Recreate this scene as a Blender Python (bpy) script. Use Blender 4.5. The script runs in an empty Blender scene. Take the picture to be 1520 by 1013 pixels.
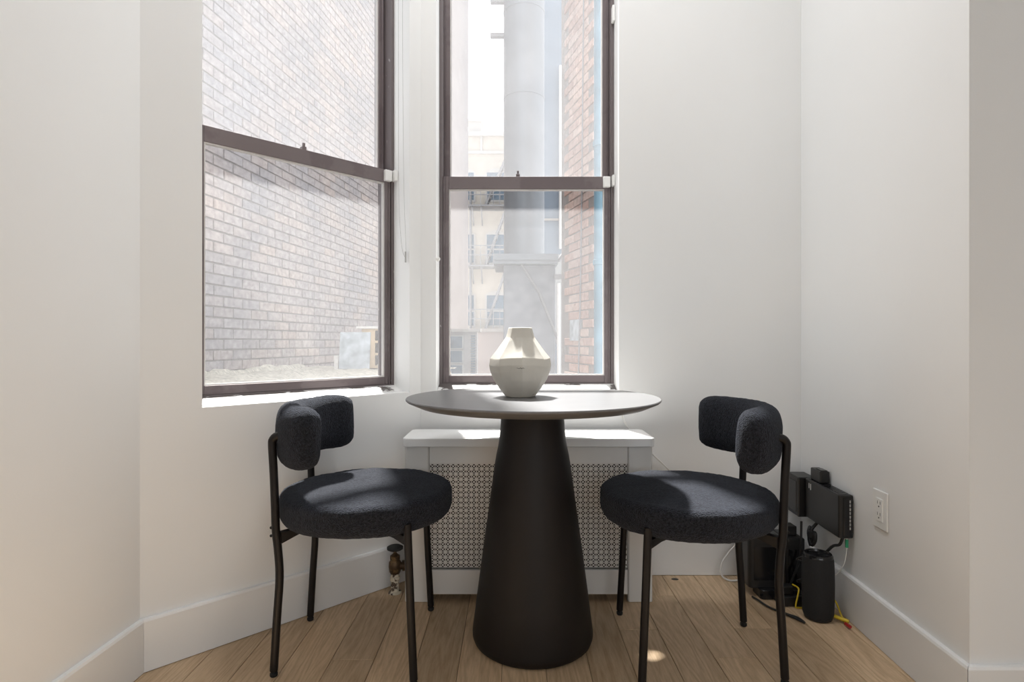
import bpy, bmesh, math, random
from mathutils import Vector, Matrix, noise
random.seed(7)
SC = bpy.context.scene
COL = SC.collection
PI = math.pi
# ------------------------------------------------------------------ camera
F_PX, EYE = 850.0, 0.918
cam_d = bpy.data.cameras.new('camera'); cam = bpy.data.objects.new('camera', cam_d); COL.objects.link(cam)
cam_d.sensor_width = 36.0; cam_d.lens = 36.0 * F_PX / 1520.0
cam_d.clip_start = 0.02; cam_d.clip_end = 200
cam_d.shift_y = 1.5 / 1520.0
cam.location = (0, 0, EYE); cam.rotation_euler = (PI / 2, 0, 0)
SC.camera = cam
# ------------------------------------------------------------------ light
SUN_AZ, SUN_EL = -16.0, 60.0          # azimuth from +Y (negative = from the left), elevation
w = bpy.data.worlds.new('sky'); SC.world = w; w.use_nodes = True
bg = w.node_tree.nodes['Background']; bg.inputs[0].default_value = (0.93, 0.96, 1.0, 1); bg.inputs[1].default_value = 1.6
sd = bpy.data.lights.new('sun', 'SUN'); so = bpy.data.objects.new('sun', sd); COL.objects.link(so)
sd.energy = 23.0; sd.angle = math.radians(4.0); sd.color = (1.0, 0.97, 0.93)
_a, _e = math.radians(SUN_AZ), math.radians(SUN_EL)
so.rotation_euler = Vector((math.sin(_a) * math.cos(_e), math.cos(_a) * math.cos(_e), math.sin(_e))).to_track_quat('Z', 'Y').to_euler()
so.location = (-2, 8, 12)
ad = bpy.data.lights.new('rear_fill_light', 'AREA'); ao = bpy.data.objects.new('rear_fill_light', ad); COL.objects.link(ao)
ad.shape = 'RECTANGLE'; ad.size = 2.6; ad.size_y = 1.7; ad.energy = 11; ad.color = (1.0, 0.985, 0.965)
ao.location = (0.7, -2.66, 1.55); ao.rotation_euler = (PI / 2, 0, 0)     # added fill light, set in the unseen window behind the camera
cd_ = bpy.data.lights.new('fill_lamp_light', 'AREA'); co = bpy.data.objects.new('fill_lamp_light', cd_); COL.objects.link(co)
cd_.shape = 'DISK'; cd_.size = 0.45; cd_.energy = 18; cd_.color = (0.985, 0.99, 1.0); co.location = (0.1, 1.45, 3.19)    # added fill light, housed in the unseen ceiling lamp built below
SC.view_settings.view_transform = 'Standard'; SC.view_settings.look = 'None'
SC.view_settings.gamma = 1.0; SC.view_settings.use_curve_mapping = False
SC.view_settings.exposure = -0.08

# ------------------------------------------------------------------ materials
def nt_new(name):
    m = bpy.data.materials.new(name); m.use_nodes = True
    nt = m.node_tree; return m, nt, nt.nodes['Principled BSDF']
def N(nt, t, **kw):
    n = nt.nodes.new(t)
    for k, v in kw.items():
        if k in n.inputs: n.inputs[k].default_value = v
        else: setattr(n, k, v)
    return n
def L(nt, a, b): nt.links.new(a, b)
def ramp(nt, fac, stops):
    r = nt.nodes.new('ShaderNodeValToRGB'); e = r.color_ramp.elements
    while len(e) < len(stops): e.new(0.5)
    for x, (p, c) in zip(e, stops): x.position = p; x.color = (*c, 1)
    L(nt, fac, r.inputs[0]); return r.outputs[0]
def mat(name, col, rough=0.5, metal=0.0, var=0.06, scale=30.0, bump=0.0, bscale=200.0, spec=0.5, sheen=0.0, coat=0.0, stretch=(1, 1, 1)):
    m, nt, b = nt_new(name)
    tc = N(nt, 'ShaderNodeTexCoord'); mp = N(nt, 'ShaderNodeMapping'); mp.inputs['Scale'].default_value = stretch
    L(nt, tc.outputs['Object'], mp.inputs[0])
    n = N(nt, 'ShaderNodeTexNoise', Scale=scale, Detail=4.0); L(nt, mp.outputs[0], n.inputs['Vector'])
    lo = tuple(max(0, c * (1 - var)) for c in col); hi = tuple(min(1, c * (1 + var)) for c in col)
    L(nt, ramp(nt, n.outputs['Fac'], [(0.3, lo), (0.7, hi)]), b.inputs['Base Color'])
    b.inputs['Roughness'].default_value = rough; b.inputs['Metallic'].default_value = metal
    b.inputs['Specular IOR Level'].default_value = spec
    if sheen: b.inputs['Sheen Weight'].default_value = sheen; b.inputs['Sheen Roughness'].default_value = 0.5
    if coat: b.inputs['Coat Weight'].default_value = coat
    if bump:
        n2 = N(nt, 'ShaderNodeTexNoise', Scale=bscale, Detail=3.0); L(nt, mp.outputs[0], n2.inputs['Vector'])
        bp = N(nt, 'ShaderNodeBump', Strength=bump, Distance=0.002); L(nt, n2.outputs['Fac'], bp.inputs['Height'])
        L(nt, bp.outputs[0], b.inputs['Normal'])
    return m
def mat_oak():
    m, nt, b = nt_new('oak_plank')
    g = N(nt, 'ShaderNodeNewGeometry'); oi = N(nt, 'ShaderNodeObjectInfo')
    off = N(nt, 'ShaderNodeVectorMath', operation='SCALE'); cx = N(nt, 'ShaderNodeCombineXYZ')
    L(nt, oi.outputs['Random'], cx.inputs[0]); L(nt, oi.outputs['Random'], cx.inputs[1]); L(nt, cx.outputs[0], off.inputs[0]); off.inputs['Scale'].default_value = 37.0
    ad = N(nt, 'ShaderNodeVectorMath', operation='ADD'); L(nt, g.outputs['Position'], ad.inputs[0]); L(nt, off.outputs[0], ad.inputs[1])
    mp = N(nt, 'ShaderNodeMapping'); mp.inputs['Scale'].default_value = (1, 0.09, 1); L(nt, ad.outputs[0], mp.inputs[0])
    n1 = N(nt, 'ShaderNodeTexNoise', Scale=9.0, Detail=3.0, Distortion=0.6); L(nt, mp.outputs[0], n1.inputs['Vector'])
    # cathedral rings: repeat a slow noise
    mul = N(nt, 'ShaderNodeMath', operation='MULTIPLY'); mul.inputs[1].default_value = 14.0; L(nt, n1.outputs['Fac'], mul.inputs[0])
    fr = N(nt, 'ShaderNodeMath', operation='PINGPONG'); fr.inputs[1].default_value = 0.5; L(nt, mul.outputs[0], fr.inputs[0])
    n2 = N(nt, 'ShaderNodeTexNoise', Scale=170.0, Detail=4.0, Roughness=0.7); L(nt, mp.outputs[0], n2.inputs['Vector'])
    n3 = N(nt, 'ShaderNodeTexNoise', Scale=4.0, Detail=2.0); L(nt, ad.outputs[0], n3.inputs['Vector'])
    c1 = ramp(nt, fr.outputs[0], [(0.0, (0.575, 0.42, 0.265)), (0.35, (0.69, 0.52, 0.345)), (1.0, (0.745, 0.575, 0.395))])
    c2 = ramp(nt, n2.outputs['Fac'], [(0.35, (0.72, 0.68, 0.64)), (0.6, (1.0, 1.0, 1.0))])
    mx = N(nt, 'ShaderNodeMix', data_type='RGBA', blend_type='MULTIPLY'); mx.inputs[0].default_value = 0.6; L(nt, c1, mx.inputs[6]); L(nt, c2, mx.inputs[7])
    c3 = ramp(nt, oi.outputs['Random'], [(0.0, (0.80, 0.78, 0.75)), (0.5, (0.97, 0.95, 0.93)), (1.0, (1.10, 1.07, 1.03))])
    mx2 = N(nt, 'ShaderNodeMix', data_type='RGBA', blend_type='MULTIPLY'); mx2.inputs[0].default_value = 1.0; L(nt, mx.outputs[2], mx2.inputs[6]); L(nt, c3, mx2.inputs[7])
    c4 = ramp(nt, n3.outputs['Fac'], [(0.3, (0.92, 0.91, 0.9)), (0.7, (1, 1, 1))])
    mx3 = N(nt, 'ShaderNodeMix', data_type='RGBA', blend_type='MULTIPLY'); mx3.inputs[0].default_value = 1.0; L(nt, mx2.outputs[2], mx3.inputs[6]); L(nt, c4, mx3.inputs[7])
    L(nt, mx3.outputs[2], b.inputs['Base Color']); b.inputs['Roughness'].default_value = 0.5
    bp = N(nt, 'ShaderNodeBump', Strength=0.15, Distance=0.001); L(nt, n2.outputs['Fac'], bp.inputs['Height']); L(nt, bp.outputs[0], b.inputs['Normal'])
    return m
def mat_boucle():
    m, nt, b = nt_new('black_boucle_fabric')
    tc = N(nt, 'ShaderNodeTexCoord')
    v = N(nt, 'ShaderNodeTexVoronoi', Scale=330.0); L(nt, tc.outputs['Object'], v.inputs['Vector'])
    n = N(nt, 'ShaderNodeTexNoise', Scale=170.0, Detail=5.0, Roughness=0.75); L(nt, tc.outputs['Object'], n.inputs['Vector'])
    L(nt, ramp(nt, n.outputs['Fac'], [(0.35, (0.004, 0.004, 0.005)), (0.70, (0.036, 0.039, 0.049))]), b.inputs['Base Color'])
    b.inputs['Roughness'].default_value = 0.95; b.inputs['Specular IOR Level'].default_value = 0.15
    b.inputs['Sheen Weight'].default_value = 0.10; b.inputs['Sheen Roughness'].default_value = 0.45; b.inputs['Sheen Tint'].default_value = (0.72, 0.8, 1, 1)
    mul = N(nt, 'ShaderNodeMath', operation='ADD'); L(nt, v.outputs['Distance'], mul.inputs[0]); L(nt, n.outputs['Fac'], mul.inputs[1])
    bp = N(nt, 'ShaderNodeBump', Strength=1.0, Distance=0.004); L(nt, mul.outputs[0], bp.inputs['Height']); L(nt, bp.outputs[0], b.inputs['Normal'])
    return m
def mat_glass(name, dirt, tint):
    m = bpy.data.materials.new(name); m.use_nodes = True; nt = m.node_tree
    for x in list(nt.nodes):
        if x.type != 'OUTPUT_MATERIAL': nt.nodes.remove(x)
    out = [x for x in nt.nodes if x.type == 'OUTPUT_MATERIAL'][0]
    tr = N(nt, 'ShaderNodeBsdfTransparent'); tr.inputs[0].default_value = (*tint, 1)
    gl = N(nt, 'ShaderNodeBsdfGlossy', Roughness=0.03)
    lwt = N(nt, 'ShaderNodeLayerWeight'); pw_ = N(nt, 'ShaderNodeMath', operation='POWER'); pw_.inputs[1].default_value = 5.0; L(nt, lwt.outputs['Facing'], pw_.inputs[0])
    fr = N(nt, 'ShaderNodeMath', operation='MULTIPLY_ADD'); fr.inputs[1].default_value = 0.9; fr.inputs[2].default_value = 0.03; L(nt, pw_.outputs[0], fr.inputs[0])
    m1 = N(nt, 'ShaderNodeMixShader'); L(nt, fr.outputs[0], m1.inputs[0]); L(nt, tr.outputs[0], m1.inputs[1]); L(nt, gl.outputs[0], m1.inputs[2])
    df = N(nt, 'ShaderNodeBsdfTranslucent'); df.inputs[0].default_value = (0.9, 0.91, 0.93, 1)
    tc = N(nt, 'ShaderNodeTexCoord')
    n = N(nt, 'ShaderNodeTexNoise', Scale=5.0, Detail=8.0, Roughness=0.7); L(nt, tc.outputs['Object'], n.inputs['Vector'])
    r = N(nt, 'ShaderNodeMapRange'); r.inputs[1].default_value = 0.3; r.inputs[2].default_value = 0.7; r.inputs[3].default_value = dirt * 0.9; r.inputs[4].default_value = dirt * 1.1
    L(nt, n.outputs['Fac'], r.inputs[0])
    m2 = N(nt, 'ShaderNodeMixShader'); L(nt, r.outputs[0], m2.inputs[0]); L(nt, m1.outputs[0], m2.inputs[1]); L(nt, df.outputs[0], m2.inputs[2])
    L(nt, m2.outputs[0], out.inputs[0])
    return m
def mat_brick(name, a, b_, c):
    m, nt, b = nt_new(name)
    oi = N(nt, 'ShaderNodeObjectInfo'); g = N(nt, 'ShaderNodeNewGeometry')
    ad = N(nt, 'ShaderNodeMath', operation='ADD'); L(nt, oi.outputs['Random'], ad.inputs[0]); L(nt, g.outputs['Random Per Island'], ad.inputs[1])
    fr = N(nt, 'ShaderNodeMath', operation='FRACT'); L(nt, ad.outputs[0], fr.inputs[0])
    n = N(nt, 'ShaderNodeTexNoise', Scale=25.0, Detail=5.0); L(nt, g.outputs['Position'], n.inputs['Vector'])
    n2 = N(nt, 'ShaderNodeTexNoise', Scale=1.1, Detail=3.0); L(nt, g.outputs['Position'], n2.inputs['Vector'])
    c1 = ramp(nt, fr.outputs[0], [(0.0, a), (0.5, b_), (1.0, c)])
    c2 = ramp(nt, n.outputs['Fac'], [(0.3, (0.75, 0.75, 0.75)), (0.7, (1.1, 1.1, 1.1))])
    c3 = ramp(nt, n2.outputs['Fac'], [(0.35, (0.8, 0.82, 0.86)), (0.65, (1.05, 1.0, 0.97))])
    mx = N(nt, 'ShaderNodeMix', data_type='RGBA', blend_type='MULTIPLY'); mx.inputs[0].default_value = 1; L(nt, c1, mx.inputs[6]); L(nt, c2, mx.inputs[7])
    mx2 = N(nt, 'ShaderNodeMix', data_type='RGBA', blend_type='MULTIPLY'); mx2.inputs[0].default_value = 1; L(nt, mx.outputs[2], mx2.inputs[6]); L(nt, c3, mx2.inputs[7])
    L(nt, mx2.outputs[2], b.inputs['Base Color']); b.inputs['Roughness'].default_value = 0.9
    return m
def mat_flaked(name, base, paint, scale, thr, rough=0.45, metal=0.0, stretch=(1, 1, 1)):
    """one colour with worn patches of another over it"""
    m, nt, b = nt_new(name)
    tc = N(nt, 'ShaderNodeTexCoord'); mp = N(nt, 'ShaderNodeMapping'); mp.inputs['Scale'].default_value = stretch; L(nt, tc.outputs['Object'], mp.inputs[0])
    n = N(nt, 'ShaderNodeTexNoise', Scale=scale, Detail=5.0, Roughness=0.65); L(nt, mp.outputs[0], n.inputs['Vector'])
    L(nt, ramp(nt, n.outputs['Fac'], [(thr - 0.02, base), (thr + 0.02, paint)]), b.inputs['Base Color'])
    b.inputs['Roughness'].default_value = rough; b.inputs['Metallic'].default_value = metal
    return m
M = {}
M['wall'] = mat('white_wall_paint', (0.825, 0.828, 0.822), 0.75, var=0.008, scale=3, bump=0.06, bscale=350, spec=0.3)
M['trimw'] = mat('white_trim_paint', (0.83, 0.832, 0.828), 0.42, var=0.01, scale=5)
M['ceil'] = mat('ceiling_paint', (0.85, 0.85, 0.84), 0.9, var=0.01)
M['oak'] = mat_oak()
M['subfloor'] = mat('dark_subfloor', (0.05, 0.033, 0.022), 0.9)
M['blackmetal'] = mat('black_powder_coated_steel', (0.008, 0.0065, 0.0065), 0.42, var=0.1, spec=0.3)
M['rubber'] = mat('black_rubber', (0.010, 0.010, 0.010), 0.7, var=0.1)
M['boucle'] = mat_boucle()
M['table_top'] = mat('black_stained_tabletop', (0.125, 0.124, 0.126), 0.38, var=0.08, scale=14, stretch=(1, 8, 1), bump=0.02, spec=1.0)
M['table_base'] = mat('dark_brown_black_cone', (0.0085, 0.0060, 0.0056), 0.52, var=0.12, scale=12, bump=0.03, spec=0.32)
M['vase'] = mat('cream_matte_ceramic', (0.56, 0.53, 0.47), 0.6, var=0.05, scale=14, bump=0.12, bscale=60)
M['ink'] = mat('dark_ink', (0.03, 0.028, 0.025), 0.7)
M['rad'] = mat('warm_white_cover_paint', (0.76, 0.745, 0.715), 0.45, var=0.015, scale=6)
M['radtop'] = mat('white_cover_top_paint', (0.82, 0.82, 0.81), 0.35, var=0.01, scale=6)
M['raddark'] = mat('shade_and_slot_brown', (0.022, 0.014, 0.011), 0.9)  # dark brown painting the shade inside the radiator cover; also the cabinet slots
M['alu'] = mat_flaked('brown_anodised_window_frame', (0.15, 0.122, 0.125), (0.18, 0.15, 0.152), 3, 0.5, 0.36, 0.25)
M['alu_worn'] = mat_flaked('brown_frame_with_paint_flecks', (0.135, 0.112, 0.113), (0.62, 0.61, 0.6), 16, 0.69, 0.45, 0.1, (3, 3, 1))
M['bead'] = mat('pale_glazing_bead', (0.62, 0.60, 0.585), 0.4)
M['smear'] = mat_flaked('sill_brown_metal_smeared_with_white_paint', (0.13, 0.115, 0.11), (0.80, 0.80, 0.79), 7, 0.47, 0.4, 0.1, (1, 1, 1))
M['glassL'] = mat_glass('dusty_window_glass', 0.11, (0.97, 0.98, 0.98))
M['glassU'] = mat_glass('very_dusty_window_glass', 0.14, (0.95, 0.97, 0.99))
M['plasticw'] = mat('white_plastic', (0.82, 0.82, 0.80), 0.35, var=0.01)
M['chain'] = mat('pale_grey_beads', (0.42, 0.42, 0.41), 0.4)
M['blackpl'] = mat('black_plastic', (0.013, 0.0125, 0.0125), 0.36, var=0.1)
M['blackgl'] = mat('glossy_black_plastic', (0.010, 0.010, 0.011), 0.15, var=0.1)
M['mesh'] = mat('black_speaker_cloth', (0.012, 0.012, 0.013), 0.8, var=0.3, scale=400, bump=0.4, bscale=900)
M['cable_b'] = mat('black_cable', (0.011, 0.011, 0.011), 0.5)
M['cable_w'] = mat('white_cable', (0.78, 0.77, 0.74), 0.45)
M['cable_y'] = mat('yellow_cable', (0.72, 0.52, 0.03), 0.45)
M['red'] = mat('red_plug', (0.45, 0.03, 0.03), 0.45)
M['green'] = mat('green_plug', (0.03, 0.32, 0.16), 0.45)
M['brass'] = mat_flaked('tarnished_brass', (0.085, 0.052, 0.027), (0.20, 0.13, 0.06), 40, 0.55, 0.45, 0.6)
M['flake'] = mat_flaked('flaking_cream_pipe_paint', (0.10, 0.07, 0.05), (0.66, 0.60, 0.48), 38, 0.47, 0.7)
M['brickL'] = mat_brick('washed_grey_brick', (0.42, 0.395, 0.40), (0.48, 0.445, 0.445), (0.51, 0.445, 0.42))
M['brickR'] = mat_brick('pink_red_brick', (0.46, 0.30, 0.25), (0.54, 0.37, 0.31), (0.58, 0.44, 0.38))
M['mortar'] = mat('grey_mortar', (0.30, 0.285, 0.28), 0.95, var=0.15, scale=20)
M['mortarR'] = mat('dark_mortar', (0.26, 0.235, 0.225), 0.95, var=0.15, scale=20)
M['stucco'] = mat('cream_render', (0.44, 0.40, 0.35), 0.9, var=0.06, scale=3)
M['stone'] = mat('grey_stone', (0.42, 0.40, 0.38), 0.9, var=0.1)
M['paneg'] = mat('blue_grey_pane', (0.07, 0.12, 0.17), 0.12, var=0.25, scale=9)
M['duct'] = mat('grey_galvanised_duct', (0.19, 0.21, 0.235), 0.45, metal=0.3, var=0.1, scale=3)
M['pier'] = mat('grey_rendered_pier', (0.21, 0.22, 0.245), 0.85, var=0.18, scale=9)
M['bluewall'] = mat('blue_grey_render', (0.20, 0.25, 0.31), 0.85, var=0.06, scale=3)
M['greypanel'] = mat('pale_grey_panel', (0.36, 0.37, 0.37), 0.7, var=0.04, scale=3)
M['iron'] = mat('grey_iron', (0.20, 0.20, 0.21), 0.6, var=0.1)
M['teal'] = mat('teal_painted_pipe', (0.10, 0.19, 0.25), 0.5, var=0.2, scale=8)
M['roofing'] = mat('straw_coloured_roofing', (0.55, 0.52, 0.45), 0.9, var=0.3, scale=28, stretch=(1, 3, 1))
M['tan'] = mat('tan_painted_wood', (0.58, 0.45, 0.31), 0.7, var=0.08)
M['sheet'] = mat('weathered_blue_grey_sheet', (0.42, 0.46, 0.50), 0.6, var=0.35, scale=12)
M['ground'] = mat('courtyard_concrete', (0.36, 0.35, 0.34), 0.95, var=0.1, scale=2)
M['shedg'] = mat('grey_shed_paint', (0.32, 0.31, 0.31), 0.7)

# ------------------------------------------------------------------ mesh helpers
class MB:
    def __init__(s): s.v = []; s.f = []
    def add(s, vs, fs):
        o = len(s.v); s.v += [tuple(p) for p in vs]; s.f += [tuple(i + o for i in q) for q in fs]; return s
    def box(s, a, b, M4=None):
        (x0, y0, z0), (x1, y1, z1) = a, b
        vs = [(x0, y0, z0), (x1, y0, z0), (x1, y1, z0), (x0, y1, z0), (x0, y0, z1), (x1, y0, z1), (x1, y1, z1), (x0, y1, z1)]
        if M4 is not None: vs = [M4 @ Vector(p) for p in vs]
        return s.add(vs, [(3, 2, 1, 0), (4, 5, 6, 7), (0, 1, 5, 4), (1, 2, 6, 5), (2, 3, 7, 6), (3, 0, 4, 7)])
    def prism(s, poly, z0, z1, M4=None):
        n = len(poly); vs = [(x, y, z0) for x, y in poly] + [(x, y, z1) for x, y in poly]
        if M4 is not None: vs = [M4 @ Vector(p) for p in vs]
        fs = [tuple(range(n - 1, -1, -1)), tuple(range(n, 2 * n))] + [(i, (i + 1) % n, n + (i + 1) % n, n + i) for i in range(n)]
        return s.add(vs, fs)
    def lathe(s, prof, seg=48, c=(0, 0, 0), M4=None):
        vs = []; fs = []; m = len(prof)
        for k in range(seg):
            a = 2 * PI * k / seg
            for r, z in prof:
                p = Vector((c[0] + r * math.cos(a), c[1] + r * math.sin(a), c[2] + z)); vs.append(M4 @ p if M4 is not None else p)
        for k in range(seg):
            k2 = (k + 1) % seg
            for i in range(m - 1): fs.append((k * m + i, k2 * m + i, k2 * m + i + 1, k * m + i + 1))
        if prof[0][0] > 1e-6: fs.append(tuple(k * m for k in range(seg - 1, -1, -1)))
        if prof[-1][0] > 1e-6: fs.append(tuple(k * m + m - 1 for k in range(seg)))
        return s.add(vs, fs)
    def tube(s, path, r, seg=10, closed=False):
        P = [Vector(p) for p in path]; n = len(P); R = r if isinstance(r, (list, tuple)) else [r] * n
        vs = []; fs = []; up = None
        for i, p in enumerate(P):
            t = (P[(i + 1) % n] - P[i - 1]) if closed else (P[min(i + 1, n - 1)] - P[max(i - 1, 0)])
            t.normalize()
            if up is None: up = Vector((0, 0, 1)) if abs(t.z) < 0.9 else Vector((1, 0, 0))
            up = (up - t * up.dot(t)).normalized(); sd_ = t.cross(up)
            for k in range(seg):
                a = 2 * PI * k / seg; vs.append(p + up * (R[i] * math.cos(a)) + sd_ * (R[i] * math.sin(a)))
        for i in range(n if closed else n - 1):
            j = (i + 1) % n
            for k in range(seg):
                k2 = (k + 1) % seg; fs.append((i * seg + k, i * seg + k2, j * seg + k2, j * seg + k))
        if not closed: fs += [tuple(range(seg - 1, -1, -1)), tuple((n - 1) * seg + k for k in range(seg))]
        return s.add(vs, fs)
    def mesh(s, name, m, smooth=None):
        me = bpy.data.meshes.new(name); me.from_pydata(s.v, [], s.f); me.validate()
        bm = bmesh.new(); bm.from_mesh(me); bmesh.ops.remove_doubles(bm, verts=bm.verts, dist=1e-6); bmesh.ops.recalc_face_normals(bm, faces=bm.faces); bm.to_mesh(me); bm.free()
        if smooth:
            for p in me.polygons: p.use_smooth = True
            me.set_sharp_from_angle(angle=math.radians(smooth))
        me.materials.append(M[m]); return me
    def obj(s, name, m, parent=None, smooth=None, bevel=0, bseg=2, **k):
        o = bpy.data.objects.new(name, s.mesh(name, m, smooth)); COL.objects.link(o)
        if parent is not None: o.parent = parent
        if bevel:
            b = o.modifiers.new('bevel', 'BEVEL'); b.width = bevel; b.segments = bseg; b.limit_method = 'ANGLE'; b.angle_limit = math.radians(35)
        return o
def tag(o, label=None, cat=None, group=None, kind=None):
    if label: o['label'] = label
    if cat: o['category'] = cat
    if group: o['group'] = group
    if kind: o['kind'] = kind
    return o
def empty(name, loc=(0, 0, 0), rz=0):
    o = bpy.data.objects.new(name, None); COL.objects.link(o); o.location = loc; o.rotation_euler = (0, 0, rz); o.empty_display_size = 0.1; return o
def link_copy(o, parent):
    c = o.copy(); COL.objects.link(c); c.parent = parent; return c
def spline(pts, n=8):
    """Catmull-Rom through the points"""
    P = [Vector(p) for p in pts]; P = [P[0] * 2 - P[1]] + P + [P[-1] * 2 - P[-2]]; out = []
    for i in range(1, len(P) - 2):
        for k in range(n):
            t = k / n; a, b, c, d = P[i - 1:i + 3]
            out.append(0.5 * ((2 * b) + (c - a) * t + (2 * a - 5 * b + 4 * c - d) * t * t + (3 * b - a - 3 * c + d) * t ** 3))
    out.append(P[-2]); return out
def rrect(x0, y0, x1, y1, r, n=5):
    out = []
    for cx, cy, a0 in ((x1 - r, y1 - r, 0), (x0 + r, y1 - r, PI / 2), (x0 + r, y0 + r, PI), (x1 - r, y0 + r, 1.5 * PI)):
        for k in range(n + 1): a = a0 + PI / 2 * k / n; out.append((cx + r * math.cos(a), cy + r * math.sin(a)))
    return out

# ------------------------------------------------------------------ room shell
Q = math.sqrt(0.5)
CEIL, SILL, HEAD, WT = 3.3, 0.722, 2.98, 0.205
BT = 0.016                                # baseboard thickness
YB = 2.265                                # centre (back) wall face
CX0, CX1 = -0.301, 0.4229                 # its window opening
KB = 2.626                                # left bay wall face: y - x = KB
S0, S1 = 0.553, 1.2936                    # its window opening along s = (x + y) / sqrt 2
BAY = Matrix(((Q, -Q, 0, -KB / 2), (Q, Q, 0, KB / 2), (0, 0, 1, 0), (0, 0, 0, 1)))   # local (s, n outward, z) -> world
CEN = Matrix(((1, 0, 0, 0), (0, 1, 0, YB), (0, 0, 1, 0), (0, 0, 0, 1)))
RW = lambda y: 1.0033 + BT + 0.055 * y    # right wall face x
LW = lambda y: -1.0185 - BT - 0.035 * (1.583 - y)   # near left wall face x
YF, XR, YK = 1.354 + BT, 2.7, -2.6        # wall facing the camera at right, far right side, wall behind the camera
def wall_open(name, M4, a0, a1, o0, o1, z0, z1, label):
    m = MB(); m.box((a0, 0, -0.05), (o0, WT, CEIL), M4); m.box((o1, 0, -0.05), (a1, WT, CEIL), M4)
    m.box((o0, 0, -0.05), (o1, WT, z0), M4); m.box((o0, 0, z1), (o1, WT, CEIL), M4)
    me = m.mesh(name, 'wall'); o = bpy.data.objects.new(name, me); COL.objects.link(o)
    return tag(o, label, 'wall', kind='structure')
yc = (KB + LW(1.583)); scorner = (LW(yc) + yc) * Q
wall_open('wall_bay', BAY, scorner - 0.02, 1.361 + 0.05, S0, S1, SILL, HEAD, 'white angled bay wall holding the window beside the left chair')
wall_open('wall_back', CEN, -0.43, RW(YB) + 0.3, CX0, CX1, SILL, HEAD, 'white wall behind the table and radiator cover')
def wall_poly(name, poly, label):
    return tag(MB().prism(poly, -0.05, CEIL).obj(name, 'wall'), label, 'wall', kind='structure')
wall_poly('wall_left', [(LW(yc), yc), (LW(YK - 0.2), YK - 0.2), (LW(YK - 0.2) - 0.2, YK - 0.2), (LW(yc) - 0.2, yc - 0.02)], 'plain white wall running towards the room from the bay')
wall_poly('wall_right', [(RW(YB), YB), (RW(YB) + 0.3, YB), (RW(YF) + 0.3, YF + 0.001), (RW(YF), YF + 0.001)], 'white wall with the electrical outlet and router')
wall_poly('wall_right_front', [(RW(YF), YF), (RW(YF) + 0.31, YF + 0.3), (XR + 0.2, YF + 0.3), (XR + 0.2, YF)], 'shaded white wall past the outer corner')
wall_poly('wall_side', [(XR, YF), (XR + 0.2, YF), (XR + 0.2, YK - 0.2), (XR, YK - 0.2)], 'white side wall of the wider room')
m = MB(); m.box((-1.4, YK - 0.2, -0.05), (-0.7, YK, CEIL)); m.box((2.1, YK - 0.2, -0.05), (XR + 0.2, YK, CEIL)); m.box((-0.7, YK - 0.2, -0.05), (2.1, YK, 0.6)); m.box((-0.7, YK - 0.2, 2.5), (2.1, YK, CEIL))  # opening added for the rear fill light
tag(m.obj('wall_front', 'wall'), 'white wall with an added wide window opposite the bay', 'wall', kind='structure')
tag(MB().prism([(-1.35, YK - 0.2), (XR + 0.2, YK - 0.2), (XR + 0.2, YF + 0.3), (RW(YB) + 0.3, YF + 0.3), (RW(YB) + 0.3, YB + 0.1), (YB + 0.1 - KB - 0.1, YB + 0.1), (-1.2, -1.2 + KB + 0.1), (-1.35, -1.2 + KB)], CEIL, CEIL + 0.1).obj('ceiling', 'ceil'), 'flat white ceiling over the room', 'ceiling', kind='structure')

# floor: dark subfloor, oak planks running towards the back wall
floor = tag(MB().box((-1.5, YK - 0.2, -0.06), (XR + 0.1, 2.4, -0.0035)).obj('floor', 'subfloor'), 'light oak plank floor', 'floor', kind='structure')
PW, PX0 = 0.1233, -0.398
joints = {-1: 1.653, 6: 1.827, 8: 1.664, 7: 2.07, 9: 1.836, 0: 2.02, 2: 1.40, 3: 1.28, -2: 1.2, 5: 1.45, 4: 2.1, 1: 1.1}
plank_me = {}
def plank_mesh(ln):
    key = round(ln, 2)
    if key not in plank_me:
        b = 0.0012; wd = PW / 2 - 0.0006; hl = key / 2 - 0.0006
        m = MB(); top = [(-wd + b, -hl + b), (wd - b, -hl + b), (wd - b, hl - b), (-wd + b, hl - b)]; low = [(-wd, -hl), (wd, -hl), (wd, hl), (-wd, hl)]
        m.add([(x, y, -0.003) for x, y in low] + [(x, y, -b) for x, y in low] + [(x, y, 0) for x, y in top],
              [(0, 1, 5, 4), (1, 2, 6, 5), (2, 3, 7, 6), (3, 0, 4, 7), (4, 5, 9, 8), (5, 6, 10, 9), (6, 7, 11, 10), (7, 4, 8, 11), (8, 9, 10, 11)])
        plank_me[key] = m.mesh('plank', 'oak')
    return plank_me[key]
for k in range(-6, 26):
    xc = PX0 + PW * (k + 0.5)
    if xc > XR + 0.06: break
    ymax = 2.28 if xc < 1.15 else 1.39
    j = joints.get(k, random.uniform(0.9, 1.9)); ys = [j]
    while ys[-1] > YK: ys.append(round(ys[-1] - random.choice((0.9, 1.1, 1.2, 1.4)), 3))
    ys = [round(j + math.ceil((ymax - j) / 0.02) * 0.02, 3)] + ys if j < ymax else ys
    for a, b in zip(ys, ys[1:]):
        ln = round(a - b, 2)
        o = bpy.data.objects.new('plank', plank_mesh(ln)); COL.objects.link(o); o.parent = floor; o.location = (xc, b + ln / 2, 0)
kn = MB().lathe([(0.0, 0.0006), (0.010, 0.0006), (0.013, 0.0)], 18).obj('wood_knot', 'ink', floor); kn.location = (0.63, 2.215, 0); kn.scale = (1.1, 0.75, 1)

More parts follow.
